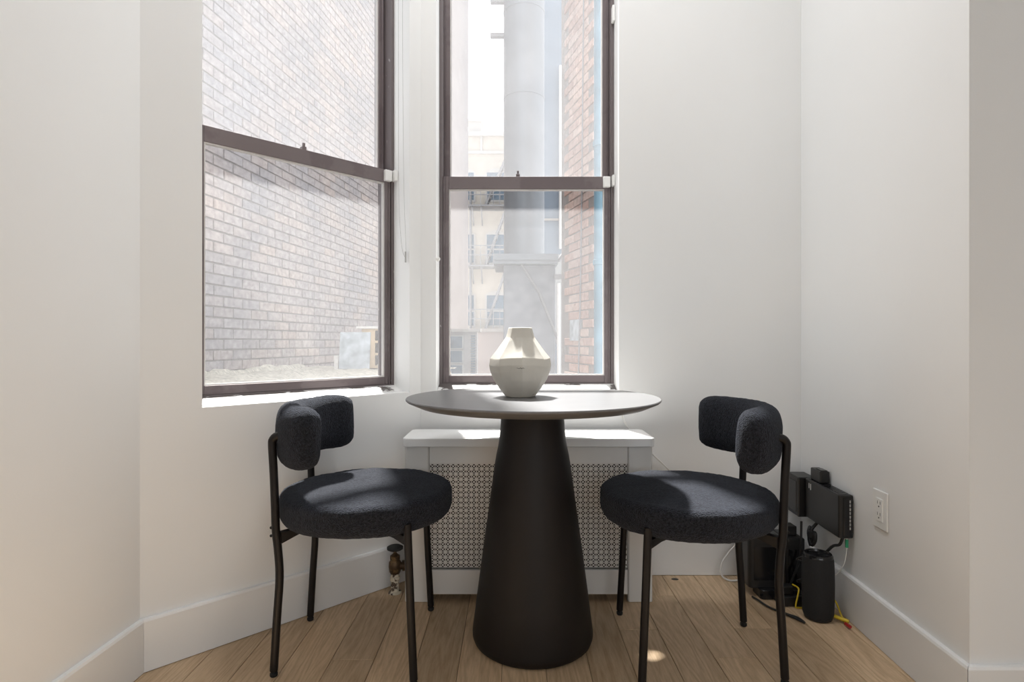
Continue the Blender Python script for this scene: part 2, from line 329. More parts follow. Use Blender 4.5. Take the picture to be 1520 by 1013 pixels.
# baseboards
def baseboard(name, a, b, nrm, label, ea=0.0, eb=0.0):
    """a, b: points on the wall face, nrm: into the room; ea/eb slide the front corners along the run"""
    a, b, n = Vector(a), Vector(b), Vector(nrm).normalized(); d = (b - a).normalized(); h = 0.147
    prof = [(0, 0.002), (BT, 0.002), (BT, h - 0.006), (BT - 0.003, h), (0, h)]
    vs = []
    for p, e in ((a, ea), (b, eb)):
        for t, z in prof:
            q = p + n * t + d * (e * t / BT); vs.append((q.x, q.y, z))
    k = len(prof); fs = [tuple(range(k)), tuple(range(2 * k - 1, k - 1, -1))] + [(i, (i + 1) % k, k + (i + 1) % k, k + i) for i in range(k)]
    return tag(MB().add(vs, fs).obj(name, 'trimw'), label, 'baseboard', kind='structure')
c_lb = (LW(yc), yc); c_bb = (YB - KB, YB); c_br = (RW(YB), YB); c_rf = (RW(YF), YF)
t8 = BT * math.tan(math.radians(22.5))
baseboard('baseboard_left', (LW(YK), YK), c_lb, (1, -0.035), 'tall white baseboard along the plain left wall', 0, -t8)
baseboard('baseboard_bay', c_lb, c_bb, (Q, -Q), 'tall white baseboard under the angled window', t8, -t8)
baseboard('baseboard_back', c_bb, c_br, (0, -1), 'tall white baseboard behind the radiator cover', t8, -BT)
baseboard('baseboard_right', c_br, c_rf, (-1, 0.055), 'tall white baseboard under the outlet', BT, BT)
baseboard('baseboard_right_front', c_rf, (XR, YF), (0, -1), 'white baseboard past the outer corner', -BT, 0)

# ------------------------------------------------------------------ windows
def window(name, M4, u0, u1, label, lockpos):
    t = tag(empty(name), label, 'window', kind='structure')
    def part(nm, m, mt, par=None, bevel=0.0015):
        o = MB.obj(m, nm, mt, None, bevel=bevel); o.parent = par if par is not None else t; return o
    n0 = 0.107; fw = 0.024; zb, zt = 0.737, HEAD
    # outer frame
    m = MB()
    m.box((u0, n0, zb), (u0 + fw * 0.55, n0 + 0.10, zt), M4); m.box((u1 - fw * 0.55, n0, zb), (u1, n0 + 0.10, zt), M4)
    m.box((u0 + fw * 0.55 + 0.0002, n0, zb), (u1 - fw * 0.55 - 0.0002, n0 + 0.10, zb + 0.012), M4); m.box((u0 + fw * 0.55 + 0.0002, n0, zt - 0.03), (u1 - fw * 0.55 - 0.0002, n0 + 0.10, zt), M4)
    part('frame', m, 'alu_worn')
    a0, a1 = u0 + fw * 0.55, u1 - fw * 0.55
    def sash(nm, n, dz0, dz1, sw, bot, top, glass):
        m = MB()
        m.box((a0 + 0.0003, n, dz0), (a0 + sw, n + 0.032, dz1), M4); m.box((a1 - sw, n, dz0), (a1 - 0.0003, n + 0.032, dz1), M4)
        m.box((a0 + sw + 0.0002, n, dz0), (a1 - sw - 0.0002, n + 0.032, dz0 + bot), M4); m.box((a0 + sw + 0.0002, n, dz1 - top), (a1 - sw - 0.0002, n + 0.032, dz1), M4)
        # shallow groove line along the stiles
        m.box((a1 - sw * 0.45, n - 0.004, dz0 + 0.002), (a1 - sw * 0.3, n + 0.001, dz1 - 0.002), M4); m.box((a0 + sw * 0.3, n - 0.004, dz0 + 0.002), (a0 + sw * 0.45, n + 0.001, dz1 - 0.002), M4)
        s = part(nm, m, 'alu')
        g0, g1, z0, z1 = a0 + sw, a1 - sw, dz0 + bot, dz1 - top; b = 0.0045
        m = MB()
        m.box((g0, n + 0.004, z0), (g0 + b, n + 0.02, z1), M4); m.box((g1 - b, n + 0.004, z0), (g1, n + 0.02, z1), M4)
        m.box((g0 + b + 0.0001, n + 0.004, z0), (g1 - b - 0.0001, n + 0.02, z0 + b), M4); m.box((g0 + b + 0.0001, n + 0.004, z1 - b), (g1 - b - 0.0001, n + 0.02, z1), M4)
        part('glazing_bead', m, 'bead', s, 0)
        m = MB(); n_ = n + 0.014
        m.add([M4 @ Vector(p) for p in ((g0, n_, z0), (g1, n_, z0), (g1, n_, z1), (g0, n_, z1))], [(0, 1, 2, 3)])
        part('pane', m, glass, s, 0)
        return s
    lo = sash('lower_sash', n0 + 0.006, zb + 0.012, 1.606, 0.026, 0.030, 0.052, 'glassL')
    up = sash('upper_sash', n0 + 0.052, 1.585, zt - 0.03, 0.026, 0.03, 0.035, 'glassU')
    uc = u0 + (u1 - u0) * lockpos
    m = MB(); m.box((uc - 0.008, n0 + 0.008, 1.606), (uc + 0.008, n0 + 0.03, 1.618), M4); m.box((uc - 0.004, n0 + 0.01, 1.618), (uc + 0.004, n0 + 0.02, 1.632), M4)
    part('sash_lock', m, 'alu', lo)
    m = MB(); m.box((a1 - 0.033, n0 - 0.012, 1.558), (a1 - 0.003, n0 + 0.006, 1.602), M4); part('clip', m, 'plasticw', lo, 0.003)
    m = MB(); m.box((u1 - 0.012, n0 - 0.03, 1.56), (u1 - 0.0005, n0 - 0.001, 1.604), M4); part('jamb_clip', m, 'plasticw', None, 0.003)
    if lockpos < 0.5 and name == 'window_2':
        m = MB(); m.box((u1 - 0.012, n0 - 0.03, 2.235), (u1 - 0.0005, n0 - 0.001, 2.30), M4); part('jamb_clip', m, 'plasticw', None, 0.003)
    # bottom lip: dark channel with paint smears, then the white sloping sill
    m = MB(); m.add([M4 @ Vector(p) for p in ((u0, 0.048, SILL + 0.003), (u1, 0.048, SILL + 0.003), (u1, n0 - 0.001, zb + 0.008), (u0, n0 - 0.001, zb + 0.008), (u0, 0.048, SILL - 0.01), (u1, 0.048, SILL - 0.01), (u1, n0 - 0.001, SILL - 0.01), (u0, n0 - 0.001, SILL - 0.01))],
                    [(0, 1, 2, 3), (7, 6, 5, 4), (0, 4, 5, 1), (1, 5, 6, 2), (2, 6, 7, 3), (3, 7, 4, 0)])
    part('sill_channel', m, 'smear', None, 0)
    m = MB(); m.box((u0 + 0.0005, 0.0005, SILL - 0.012), (u1 - 0.0005, 0.05, SILL + 0.002), M4); part('sill', m, 'trimw', None, 0.002)
    return t
window('window_1', BAY, S0, S1, 'brown framed sash window facing the close brick wall', 0.5)
window('window_2', CEN, CX0, CX1, 'brown framed sash window behind the vase', 0.45)
# unseen wide window behind the camera, added for the fill light: simple white frame
fr = tag(empty('fill_window'), 'unseen wide white framed window added opposite the bay', 'window', kind='structure')
m = MB(); m.box((-0.7, YK - 0.12, 0.6), (-0.64, YK - 0.07, 2.5)); m.box((2.04, YK - 0.12, 0.6), (2.1, YK - 0.07, 2.5)); m.box((-0.7, YK - 0.12, 0.6), (2.1, YK - 0.07, 0.66)); m.box((-0.7, YK - 0.12, 2.44), (2.1, YK - 0.07, 2.5)); m.box((0.67, YK - 0.12, 0.6), (0.73, YK - 0.07, 2.5))
m.obj('frame', 'trimw', fr)

# roller shade bead chains
def chain(name, path, label, extra=None):
    t = tag(empty(name, path[-1]), label, 'chain'); o = Vector(path[-1]); m = MB(); P = spline(path, 10)
    P = [p - o for p in P]; m.tube(P, 0.0006, 5)
    d = 0.0
    for a, b in zip(P, P[1:]):
        ln = (b - a).length; s = 0.0055 - d
        while s < ln:
            c = a.lerp(b, s / ln); r = 0.0014
            m.add([c + Vector(v) * r for v in ((1, 0, 0), (-1, 0, 0), (0, 1, 0), (0, -1, 0), (0, 0, 1), (0, 0, -1))], [(0, 2, 4), (2, 1, 4), (1, 3, 4), (3, 0, 4), (2, 0, 5), (1, 2, 5), (3, 1, 5), (0, 3, 5)]); s += 0.0055
        d = (d + ln) % 0.0055
    m.obj('bead_strand', 'chain', t)
    if extra: extra(t, o)
    return t
def bw(s, n, z): return tuple(BAY @ Vector((s, n, z)))
def chx(t, o):
    c = Vector(bw(1.283, 0.012, 1.25)) - o; MB().tube([c + Vector((0, 0, 0.02)), c + Vector((0, 0, -0.022))], 0.0035, 8).obj('chain_connector', 'chain', t)
chain('shade_chain', [bw(1.262, 0.03, 2.62), bw(1.262, 0.03, 2.0), bw(1.263, 0.028, 1.5), bw(1.270, 0.022, 1.31), bw(1.279, 0.016, 1.255), bw(1.285, 0.012, 1.258), bw(1.283, 0.012, 1.33), bw(1.276, 0.014, 1.55), bw(1.272, 0.016, 2.1), bw(1.272, 0.016, 2.62)], 'long looped bead chain beside the angled window', chx)
def chx2(t, o):
    c = Vector((-0.291, YB - 0.012, 1.245)) - o; MB().lathe([(0.003, -0.009), (0.0085, -0.004), (0.0085, 0.004), (0.003, 0.009)], 14, c, None).obj('chain_tensioner', 'plasticw', t)
chain('shade_chain', [(-0.288, YB - 0.006, 2.62), (-0.288, YB - 0.006, 2.0), (-0.289, YB - 0.008, 1.5), (-0.291, YB - 0.012, 1.25)], 'straight bead chain with round end fitting beside the centre window', chx2)

# ------------------------------------------------------------------ pedestal table
TX, TY = 0.0635, 1.77
t = tag(empty('pedestal_table', (TX, TY, 0)), 'round black pedestal table on a tapered cone base', 'table')
MB().lathe([(0.0, 0.722), (0.325, 0.7225), (0.345, 0.7245), (0.382, 0.7405), (0.3858, 0.744), (0.386, 0.747), (0.3845, 0.7495), (0.382, 0.75), (0, 0.75)], 128).obj('table_top', 'table_top', t, smooth=30)
MB().lathe([(0.0, 0.0008), (0.160, 0.0008), (0.172, 0.003), (0.180, 0.010), (0.1845, 0.022), (0.185, 0.034), (0.168, 0.165), (0.150, 0.30), (0.132, 0.43), (0.117, 0.54), (0.112, 0.57), (0.106, 0.598), (0.1015, 0.63), (0.0985, 0.665), (0.097, 0.70), (0.0965, 0.7225), (0, 0.7225)], 96).obj('cone_base', 'table_base', t, smooth=35)

# vase: eight uneven facets, belly creases staggered, hollow mouth
v = tag(empty('vase', (0.0255, 1.768, 0.7503)), 'cream faceted ceramic vase standing on the round table', 'vase')
rings = [(z, r_, 0) for z, r_ in ((0, .0455), (.0316, .0696), (.052, .083), (.0776, .093), (.097, .0965), (.118, .0934), (.138, .077), (.161, .060), (.181, .0455), (.196, .0405), (.212, .0365))]
m = MB(); ns = 16; vs = []
rv = random.Random(5); jit = [rv.uniform(-0.10, 0.10) for _ in range(ns)]
def vr(i, k):
    z, r, _ = rings[i]; ridge = (k % 2 == 0)
    # flats between the eight ridges; at the shoulder the flats are pressed in
    dent = 0.955 if not ridge else 1.0
    if 4 <= i <= 7 and not ridge: dent = (0.945, 0.915, 0.89, 0.925)[i - 4]
    
    return r * dent
for i, (z, r, _) in enumerate(rings):
    for k in range(ns):
        a = 2 * PI * (k + jit[k]) / ns - PI / 2 + 0.05; rr = vr(i, k); vs.append((rr * math.cos(a), rr * math.sin(a), z + (0.003 * math.sin(3 * a) if 3 <= i <= 5 else 0)))
for i in range(len(rings) - 2, 0, -3):
    z, r, _ = rings[i]
inner = [(0.212, 0.031), (0.168, 0.039), (0.10, 0.085), (0.02, 0.045)]
for z, r in inner:
    for k in range(ns): a = 2 * PI * (k + jit[k]) / ns - PI / 2 + 0.05; vs.append((r * math.cos(a), r * math.sin(a), z))
nr = len(rings) + len(inner); fs = [tuple(range(ns - 1, -1, -1))]
for i in range(nr - 1):
    for k in range(ns): k2 = (k + 1) % ns; fs.append((i * ns + k, i * ns + k2, (i + 1) * ns + k2, (i + 1) * ns + k))
fs.append(tuple((nr - 1) * ns + k for k in range(ns)))
vb = m.add(vs, fs).obj('vase_body', 'vase', v, smooth=24)
b = vb.modifiers.new('soft', 'BEVEL'); b.width = 0.0025; b.segments = 2; b.limit_method = 'ANGLE'; b.angle_limit = math.radians(12)
from mathutils.bvhtree import BVHTree
bvh = BVHTree.FromPolygons([Vector(p) for p in vs], fs); m = MB(); zc = 0.0905
def on_vase(x, z):
    h = bvh.ray_cast(Vector((x, -0.3, z)), Vector((0, 1, 0)))[0]; return (x, h.y - 0.0003, z)
for x0, z0, x1, z1 in ((-0.012, 0.001, -0.004, -0.001), (-0.004, -0.001, 0.000, 0.002), (0.0, 0.002, 0.002, -0.0015), (0.002, -0.0015, 0.006, 0.001), (0.006, 0.001, 0.011, 0.0)):
    m.tube([on_vase(x0 + (x1 - x0) * f, zc + z0 + (z1 - z0) * f) for f in (0, 0.5, 1)], 0.0006, 5)
m.obj('maker_mark', 'ink', v)

# ------------------------------------------------------------------ chairs
def fuzz(vs, amp, freq):
    out = []
    for p in vs:
        q = Vector(p) * freq; out.append(Vector(p) + Vector((noise.noise(q), noise.noise(q + Vector((9, 4, 1))), noise.noise(q + Vector((3, 7, 5))))) * amp)
    return out
def make_chair():
    t = empty('dining_chair')
    # seat: thick round cushion, softly domed, bottom edge rounded
    R = 0.253; prof = [(0, 0.394), (0.15, 0.394), (0.205, 0.396)]
    for k in range(7): a = -PI / 2 + PI / 2 * k / 6; prof.append((R - 0.034 + 0.034 * math.cos(a), 0.430 + 0.034 * math.sin(a)))
    prof += [(R, 0.445), (R, 0.458)]
    for k in range(8): a = PI / 2 * k / 7; prof.append((R - 0.024 + 0.024 * math.cos(a), 0.4625 + 0.0215 * math.sin(a)))
    for r in [0.22 - 0.011 * i for i in range(20)]: prof.append((r, 0.484 + 0.006 * (1 - (r / 0.225) ** 2)))
    prof.append((0, 0.490))
    m = MB().lathe(prof, 160); m.v = fuzz(fuzz(m.v, 0.0014, 90), 0.003, 13)
    m.obj('seat', 'boucle', t, smooth=80)
    # curved backrest bolster
    cx, Rc, zc, hh, th = 0.022, 0.2395, 0.655, 0.0875, 0.042; U, V = 72, 40; amax = math.radians(61); vs = []; fs = []
    for i in range(U + 1):
        u = -1 + 2 * i / U; ang = amax * u
        au = abs(u); cap = 1.0 if au < 0.72 else max(0.0, 1 - ((au - 0.72) / 0.28) ** 2.6) ** (1 / 2.4)
        hs = hh * (0.42 + 0.58 * cap if au < 0.9999 else 0.3); ts = th * (max(cap, 0.12)) * (1.0 + 0.10 * au * au)
        if au > 0.985: hs *= 0.80
        if au > 0.9999: ts *= 0.4
        for k in range(V):
            b = 2 * PI * k / V; c, s = math.cos(b), math.sin(b)
            n_ = math.copysign(abs(c) ** 0.85, c) * ts; z = zc + math.copysign(abs(s) ** 0.62, s) * hs
            rr = Rc + n_; vs.append((cx - rr * math.cos(ang), rr * math.sin(ang), z))
    for i in range(U):
        for k in range(V): k2 = (k + 1) % V; fs.append((i * V + k, i * V + k2, (i + 1) * V + k2, (i + 1) * V + k))
    fs += [tuple(range(V - 1, -1, -1)), tuple(U * V + k for k in range(V))]
    m = MB().add(vs, fs); m.v = fuzz(fuzz(m.v, 0.0013, 90), 0.0035, 12)
    m.obj('backrest', 'boucle', t, smooth=80)
    def foot(p, leg, par):
        m = MB().lathe([(0.0, 0.0), (0.0085, 0.0), (0.0105, 0.003), (0.0105, 0.009), (0.0065, 0.012), (0.0065, 0.017)], 16, (p[0], p[1], 0)); m.obj('foot_glide', 'rubber', par, smooth=35)
    for s in (-1, 1):
        l = MB().tube(spline([(0.147, 0.2005 * s, 0.424), (0.148, 0.202 * s, 0.41), (0.157, 0.208 * s, 0.2), (0.166, 0.215 * s, 0.016)], 4), 0.011, 14).obj('leg', 'blackmetal', t, smooth=40)
        foot((0.166, 0.215 * s), l, l)
        y = 0.158 * s
        l = MB().tube(spline([(-0.2235, y, 0.016), (-0.215, y, 0.16), (-0.208, y, 0.27), (-0.212, y, 0.345), (-0.218, y, 0.40), (-0.220, y, 0.46), (-0.224, y, 0.56), (-0.228, y, 0.635), (-0.226, y, 0.650), (-0.217, y, 0.659), (-0.200, y * 0.97, 0.661), (-0.178, y * 0.94, 0.661)], 5), 0.011, 14).obj('leg', 'blackmetal', t, smooth=40)
        foot((-0.2235, y), l, l)
        for z in (0.408, 0.386):
            b = MB().lathe([(0.0, 0.0), (0.0042, 0.0), (0.0042, 0.003), (0.0025, 0.005), (0, 0.005)], 12, (0, 0, 0), Matrix.Translation((-0.229, y, z)) @ Matrix.Rotation(-PI / 2, 4, 'Y')); b.obj('bolt', 'blackmetal', l, smooth=40)
    # two crossing flat bars under the seat, tapered brackets at their ends
    for s in (-1, 1):
        a = Vector((-0.207, -0.158 * s)); b = Vector((0.149, 0.199 * s)); d = (b - a).normalized(); n = Vector((-d.y, d.x)) * 0.011; dz = 0.0004 * s
        pts = [(0.0, 0.366), (0.10, 0.380), (0.9, 0.380), (1.0, 0.372), (1.0, 0.3955), (0.0, 0.3955)]
        vs = []
        for q in (-1, 1):
            for f, z in pts: c = a.lerp(b, f) + n * q; vs.append((c.x, c.y, z + dz))
        k = len(pts); MB().add(vs, [tuple(range(k)), tuple(range(2 * k - 1, k - 1, -1))] + [(i, (i + 1) % k, k + (i + 1) % k, k + i) for i in range(k)]).obj('seat_brace', 'blackmetal', t)
    return t
def copy_tree(o, parent=None):
    c = o.copy(); COL.objects.link(c); c.parent = parent
    for ch in o.children: copy_tree(ch, c)
    return c
chA = make_chair(); chB = copy_tree(chA)
chA.location = (-0.436, 1.738, 0); chA.rotation_euler.z = math.radians(2)
chB.location = (0.517, 1.705, 0); chB.rotation_euler.z = math.radians(180 - 3)
tag(chA, 'black fabric dining chair with round seat under the angled window', 'chair', 'round seated dining chairs at the table')
tag(chB, 'black fabric dining chair with round seat beside the corner of cables', 'chair', 'round seated dining chairs at the table')

# ------------------------------------------------------------------ radiator cover
rc = tag(empty('radiator_cover', (0.06, 2.1, 0)), 'white radiator cover with perforated grille behind the table', 'radiator cover')
RO = Vector((0.06, 2.1, 0))
def rp(m, nm, mt, par=rc, **k):
    m.v = [tuple(Vector(p) - RO) for p in m.v]; return m.obj(nm, mt, par, **k)
rp(MB().prism(rrect(-0.3855, 2.004, 0.503, 2.222, 0.022), 0.5495, 0.580), 'top_board', 'radtop', bevel=0.003)
FY = 2.018
for x0, x1, s in ((-0.378, -0.2925, -1), (0.4095, 0.496, 1)):
    p = rrect(x0, FY, x1, FY + 0.03, 0.008) ; rp(MB().prism(p, 0.0015, 0.549), 'side_post', 'rad', smooth=40)
    xs = x0 if s < 0 else x1 - 0.016
    rp(MB().box((xs, FY + 0.03, 0.0015), (xs + 0.016, 2.222, 0.549)), 'side_panel', 'rad')
rp(MB().box((-0.2915, FY + 0.004, 0.4865), (0.4085, FY + 0.022, 0.549)), 'top_rail', 'rad', bevel=0.0015)
rp(MB().box((-0.2915, FY + 0.004, 0.0265), (0.4085, FY + 0.022, 0.1125)), 'bottom_rail', 'rad', bevel=0.0015)
# perforated sheet: star cells of four trapezoid holes
p = 0.01842; nx, nz = 38, 20; gx0 = -0.2915; gz1 = 0.4862
m = MB()
cv = [(0.045, 0.13), (0.13, 0.045), (0.13, -0.045), (0.045, -0.13), (-0.045, -0.13), (-0.13, -0.045), (-0.13, 0.045), (-0.045, 0.13)]
ov = [(0.25, 0.41), (0.41, 0.25), (0.41, -0.25), (0.25, -0.41), (-0.25, -0.41), (-0.41, -0.25), (-0.41, 0.25), (-0.25, 0.41)]
ev = [(0.25, 0.5), (0.5, 0.25), (0.5, -0.25), (0.25, -0.5), (-0.25, -0.5), (-0.5, -0.25), (-0.5, 0.25), (-0.25, 0.5)]
kv = [(0.5, 0.5), (0.5, -0.5), (-0.5, -0.5), (-0.5, 0.5)]
CV = cv + ov + ev + kv
CF = [tuple(range(7, -1, -1))]
for q in range(4):
    a, b = 2 * q, 2 * q + 1
    CF += [(a, 8 + a, 8 + b, b), (8 + a, 16 + a, 24 + q, 16 + b, 8 + b)]
    c, d = 2 * q + 1, (2 * q + 2) % 8
    CF.append((8 + c, 16 + c, 16 + d, 8 + d))
for i in range(nx):
    for j in range(nz):
        ox, oz = gx0 + (i + 0.5) * p, gz1 - (j + 0.5) * p
        m.add([(ox + x * p, FY + 0.012, oz + z * p) for x, z in CV], CF)
g = rp(m, 'grille', 'rad'); sm = g.modifiers.new('thickness', 'SOLIDIFY'); sm.thickness = 0.0012
rp(MB().box((-0.355, FY + 0.055, 0.03), (0.472, FY + 0.06, 0.545)), 'shade_panel', 'raddark')  # dark sheet standing in for the shade inside the cover

# radiator valve at the foot of the angled wall
vx, vy = -0.428, 2.095
vt = tag(empty('radiator_valve', (vx, vy, 0)), 'old brass radiator valve with flaking pipe paint beside the cover', 'valve')
MB().lathe([(0.0, 0.0005), (0.024, 0.0005), (0.024, 0.004), (0.015, 0.008), (0.015, 0.045), (0.018, 0.047), (0.018, 0.058), (0.0145, 0.06), (0.0145, 0.075), (0, 0.075)], 20).obj('riser_pipe', 'flake', vt, smooth=35)
MB().lathe([(0.0, 0.072), (0.017, 0.072), (0.021, 0.080), (0.023, 0.098), (0.022, 0.112), (0.016, 0.122), (0.018, 0.124), (0.018, 0.136), (0.012, 0.140), (0.006, 0.146), (0.006, 0.160), (0, 0.160)], 20).obj('valve_body', 'brass', vt, smooth=35)
MB().lathe([(0.0, 0.156), (0.022, 0.157), (0.029, 0.161), (0.029, 0.168), (0.022, 0.172), (0.008, 0.173), (0, 0.173)], 24).obj('handle', 'rubber', vt, smooth=35)
MB().tube([(0.015, 0, 0.098), (0.026, 0.004, 0.098), (0.0262, 0.004, 0.098), (0.046, 0.01, 0.098)], [0.013, 0.013, 0.019, 0.019], 12).obj('union_nut', 'brass', vt, smooth=35)

# ------------------------------------------------------------------ outlet
def right_frame(y):            # local X out of the wall into the room, Y along the wall (away from camera), Z up
    d = Vector((0.055, 1, 0)).normalized(); n = Vector((-1, 0.055, 0)).normalized()
    Mx = Matrix.Identity(4); Mx.col[0][:3] = n; Mx.col[1][:3] = d; Mx.col[3][:3] = (RW(y), y, 0); return Mx
ot = tag(empty('wall_outlet'), 'white duplex electrical outlet on the right wall', 'outlet'); ot.matrix_world = right_frame(1.726) @ Matrix.Translation((0, 0, 0.412))
MB().box((0.0003, -0.037, -0.058), (0.006, 0.037, 0.058)).obj('cover_plate', 'plasticw', ot, bevel=0.003)
r_ = MB().box((0.005, -0.0165, -0.034), (0.0085, 0.0165, 0.034)).obj('receptacle', 'plasticw', ot, bevel=0.001)
for z in (-0.017, 0.017):
    for y in (-0.0065, 0.0065): MB().box((0.0080, y - 0.0009, z), (0.0088, y + 0.0009, z + 0.009)).obj('slot', 'ink', r_)
    MB().lathe([(0, 0), (0.0026, 0), (0.0026, 0.0006), (0, 0.0006)], 10, (0, 0, 0), Matrix.Translation((0.0083, 0, z - 0.007)) @ Matrix.Rotation(PI / 2, 4, 'Y')).obj('ground_hole', 'ink', r_)

# ------------------------------------------------------------------ corner electronics
rt = tag(empty('wifi_router'), 'flat black router hung on the right wall near the corner', 'router'); rt.matrix_world = right_frame(2.0) @ Matrix.Translation((0, 0, 0.345))
MB().prism([(0.004, -0.125), (0.046, -0.125), (0.05, -0.118), (0.05, 0.115), (0.044, 0.122), (0.004, 0.122)], -0.072, 0.070).obj('router_body', 'blackpl', rt, bevel=0.004)
MB().box((0.010, -0.1275, -0.066), (0.036, -0.1245, 0.062)).obj('port_panel', 'blackgl', rt, bevel=0.001)
for i in range(8): MB().box((0.014, -0.1285, 0.045 - i * 0.0125), (0.018, -0.127, 0.054 - i * 0.0125)).obj('port_label', 'chain', rt)
for y, h in ((0.085, 0.018), (0.072, 0.022)): MB().box((0.0498, y, 0.058 - h), (0.0506, y + 0.004, 0.058)).obj('logo_stripe', 'plasticw', rt)
for i in range(12): MB().box((0.014, -0.11 + i * 0.019, 0.069), (0.042, -0.10 + i * 0.019, 0.0715)).obj('vent_rib', 'blackgl', rt)
bx = tag(empty('network_box'), 'narrow black network box mounted in the wall corner', 'network box'); bx.matrix_world = right_frame(2.185) @ Matrix.Translation((0, 0, 0.335))
MB().box((0.003, -0.055, -0.07), (0.07, 0.045, 0.078)).obj('box_body', 'blackpl', bx, bevel=0.004)
MB().box((0.0695, -0.04, -0.055), (0.0715, 0.035, 0.06)).obj('cover_panel', 'blackgl', bx, bevel=0.001)
pa = tag(empty('power_adapter'), 'small black adapter resting on top of the router', 'adapter'); pa.matrix_world = right_frame(2.06) @ Matrix.Translation((0, 0, 0.4168))
MB().box((0.006, -0.035, 0.0), (0.04, 0.04, 0.042)).obj('adapter_body', 'blackpl', pa, bevel=0.004)
MB().box((0.012, -0.030, 0.042), (0.034, 0.010, 0.045)).obj('adapter_lid', 'blackgl', pa, bevel=0.001)

sp = tag(empty('portable_speaker', (1.018, 1.905, 0)), 'black upright cylindrical speaker on the floor by the right wall', 'speaker')
MB().lathe([(0.0, 0.001), (0.040, 0.001), (0.043, 0.004), (0.043, 0.012), (0, 0.012)], 32).obj('base_ring', 'blackgl', sp, smooth=35)
MB().lathe([(0.0, 0.010), (0.044, 0.010), (0.0475, 0.022), (0.049, 0.06), (0.0495, 0.11), (0.049, 0.16), (0.0475, 0.195), (0.0455, 0.205), (0.0, 0.205)], 40).obj('speaker_body', 'mesh', sp, smooth=40)
MB().lathe([(0.0, 0.204), (0.0455, 0.204), (0.045, 0.211), (0.041, 0.2165), (0.034, 0.2165), (0.032, 0.211), (0, 0.210)], 40).obj('end_cap', 'blackgl', sp, smooth=35)
MB().tube(spline([(0.045, 0.012, 0.16), (0.056, 0.014, 0.13), (0.055, 0.014, 0.07), (0.046, 0.012, 0.03)], 5), 0.004, 8).obj('side_strap', 'blackpl', sp, smooth=40)

ub = tag(empty('modem', (0.915, 2.095, 0)), 'upright black modem standing behind the right chair', 'modem')
MB().prism(rrect(-0.062, -0.035, 0.062, 0.06, 0.016), 0.03, 0.215).obj('modem_body', 'blackpl', ub, bevel=0.006)
MB().prism(rrect(-0.03, -0.06, 0.035, 0.02, 0.012), 0.0008, 0.035).obj('stand', 'blackgl', ub, bevel=0.003)
MB().box((-0.045, -0.0362, 0.06), (0.045, -0.0345, 0.18)).obj('front_panel', 'blackgl', ub, bevel=0.0006)
ps = tag(empty('power_supply_unit', (1.035, 2.14, 0)), 'tall black power supply unit standing in the corner', 'power supply')
MB().box((-0.035, -0.05, 0.0008), (0.035, 0.06, 0.20)).obj('unit_body', 'blackpl', ps, bevel=0.005)
MB().box((-0.02, -0.02, 0.20), (0.02, 0.03, 0.235)).obj('plug_head', 'blackpl', ps, bevel=0.003)
MB().box((-0.0255, -0.0515, 0.03), (0.0255, -0.0495, 0.16)).obj('front_panel', 'blackgl', ps, bevel=0.0005)
pw = tag(empty('power_strip', (1.0, 2.01, 0)), 'low black power strip lying behind the speaker', 'power strip')
MB().box((-0.07, -0.03, 0.0008), (0.07, 0.03, 0.036)).obj('strip_body', 'blackpl', pw, bevel=0.004)
for i in range(3): MB().box((-0.058 + i * 0.042, -0.014, 0.0358), (-0.03 + i * 0.042, 0.014, 0.037)).obj('socket', 'blackgl', pw, bevel=0.0005)
MB().box((-0.055, -0.016, 0.037), (-0.02, 0.016, 0.066)).obj('plug', 'blackpl', pw, bevel=0.003)

def cable(name, pts, r, mt, label, ends=()):
    o = Vector(pts[0]); t = tag(empty(name, o), label, 'cable')
    MB().tube([p - o for p in spline(pts, 8)], r, 8).obj('cord', mt, t, smooth=60)
    for (c, d, rr, m2, nm) in ends:
        c = Vector(c) - o; d = Vector(d); MB().tube([c - d * 0.5, c + d * 0.5], rr, 10).obj(nm, m2, t, smooth=40)
    return t
cable('white_cord', [(0.428, 2.245, 0.70), (0.433, 2.245, 0.632), (0.459, 2.243, 0.575), (0.53, 2.25, 0.50), (0.612, 2.25, 0.42), (0.72, 2.245, 0.31), (0.82, 2.243, 0.22), (0.872, 2.235, 0.14), (0.842, 2.225, 0.10), (0.810, 2.215, 0.06), (0.806, 2.205, 0.022), (0.83, 2.195, 0.0045), (0.865, 2.185, 0.009), (0.9, 2.172, 0.03)], 0.0032, 'cable_w', 'white cord trailing down the wall behind the right chair')
cable('black_cord', [(1.052, 2.082, 0.266), (1.047, 2.075, 0.20), (1.04, 2.072, 0.13), (1.012, 2.068, 0.06), (0.99, 2.066, 0.006)], 0.004, 'cable_b', 'black cord hanging from the network box')
rtp = lambda x, y, z, yy=2.0: tuple(right_frame(yy) @ Vector((x, y, z)))
cable('bundled_cord', [rtp(0.03, 0.06, 0.272), rtp(0.05, 0.07, 0.235), rtp(0.055, 0.055, 0.20), rtp(0.05, 0.04, 0.235), rtp(0.052, 0.035, 0.21), rtp(0.058, 0.05, 0.19), rtp(0.06, 0.07, 0.225), rtp(0.05, 0.08, 0.245), rtp(0.05, 0.088, 0.2), rtp(0.05, 0.075, 0.178)], 0.0055, 'cable_b', 'bundled black cord dangling under the router',
      [(rtp(0.053, 0.06, 0.225), (0.0, 0.0, 0.02), 0.015, 'cable_b', 'cord_tie')])
cable('router_cable', [rtp(0.03, -0.11, 0.274), rtp(0.036, -0.10, 0.245), rtp(0.05, -0.075, 0.227), rtp(0.07, -0.02, 0.15), rtp(0.08, 0.05, 0.05), rtp(0.07, 0.08, 0.006)], 0.0048, 'cable_b', 'thick black cord curving from router to behind the speaker')
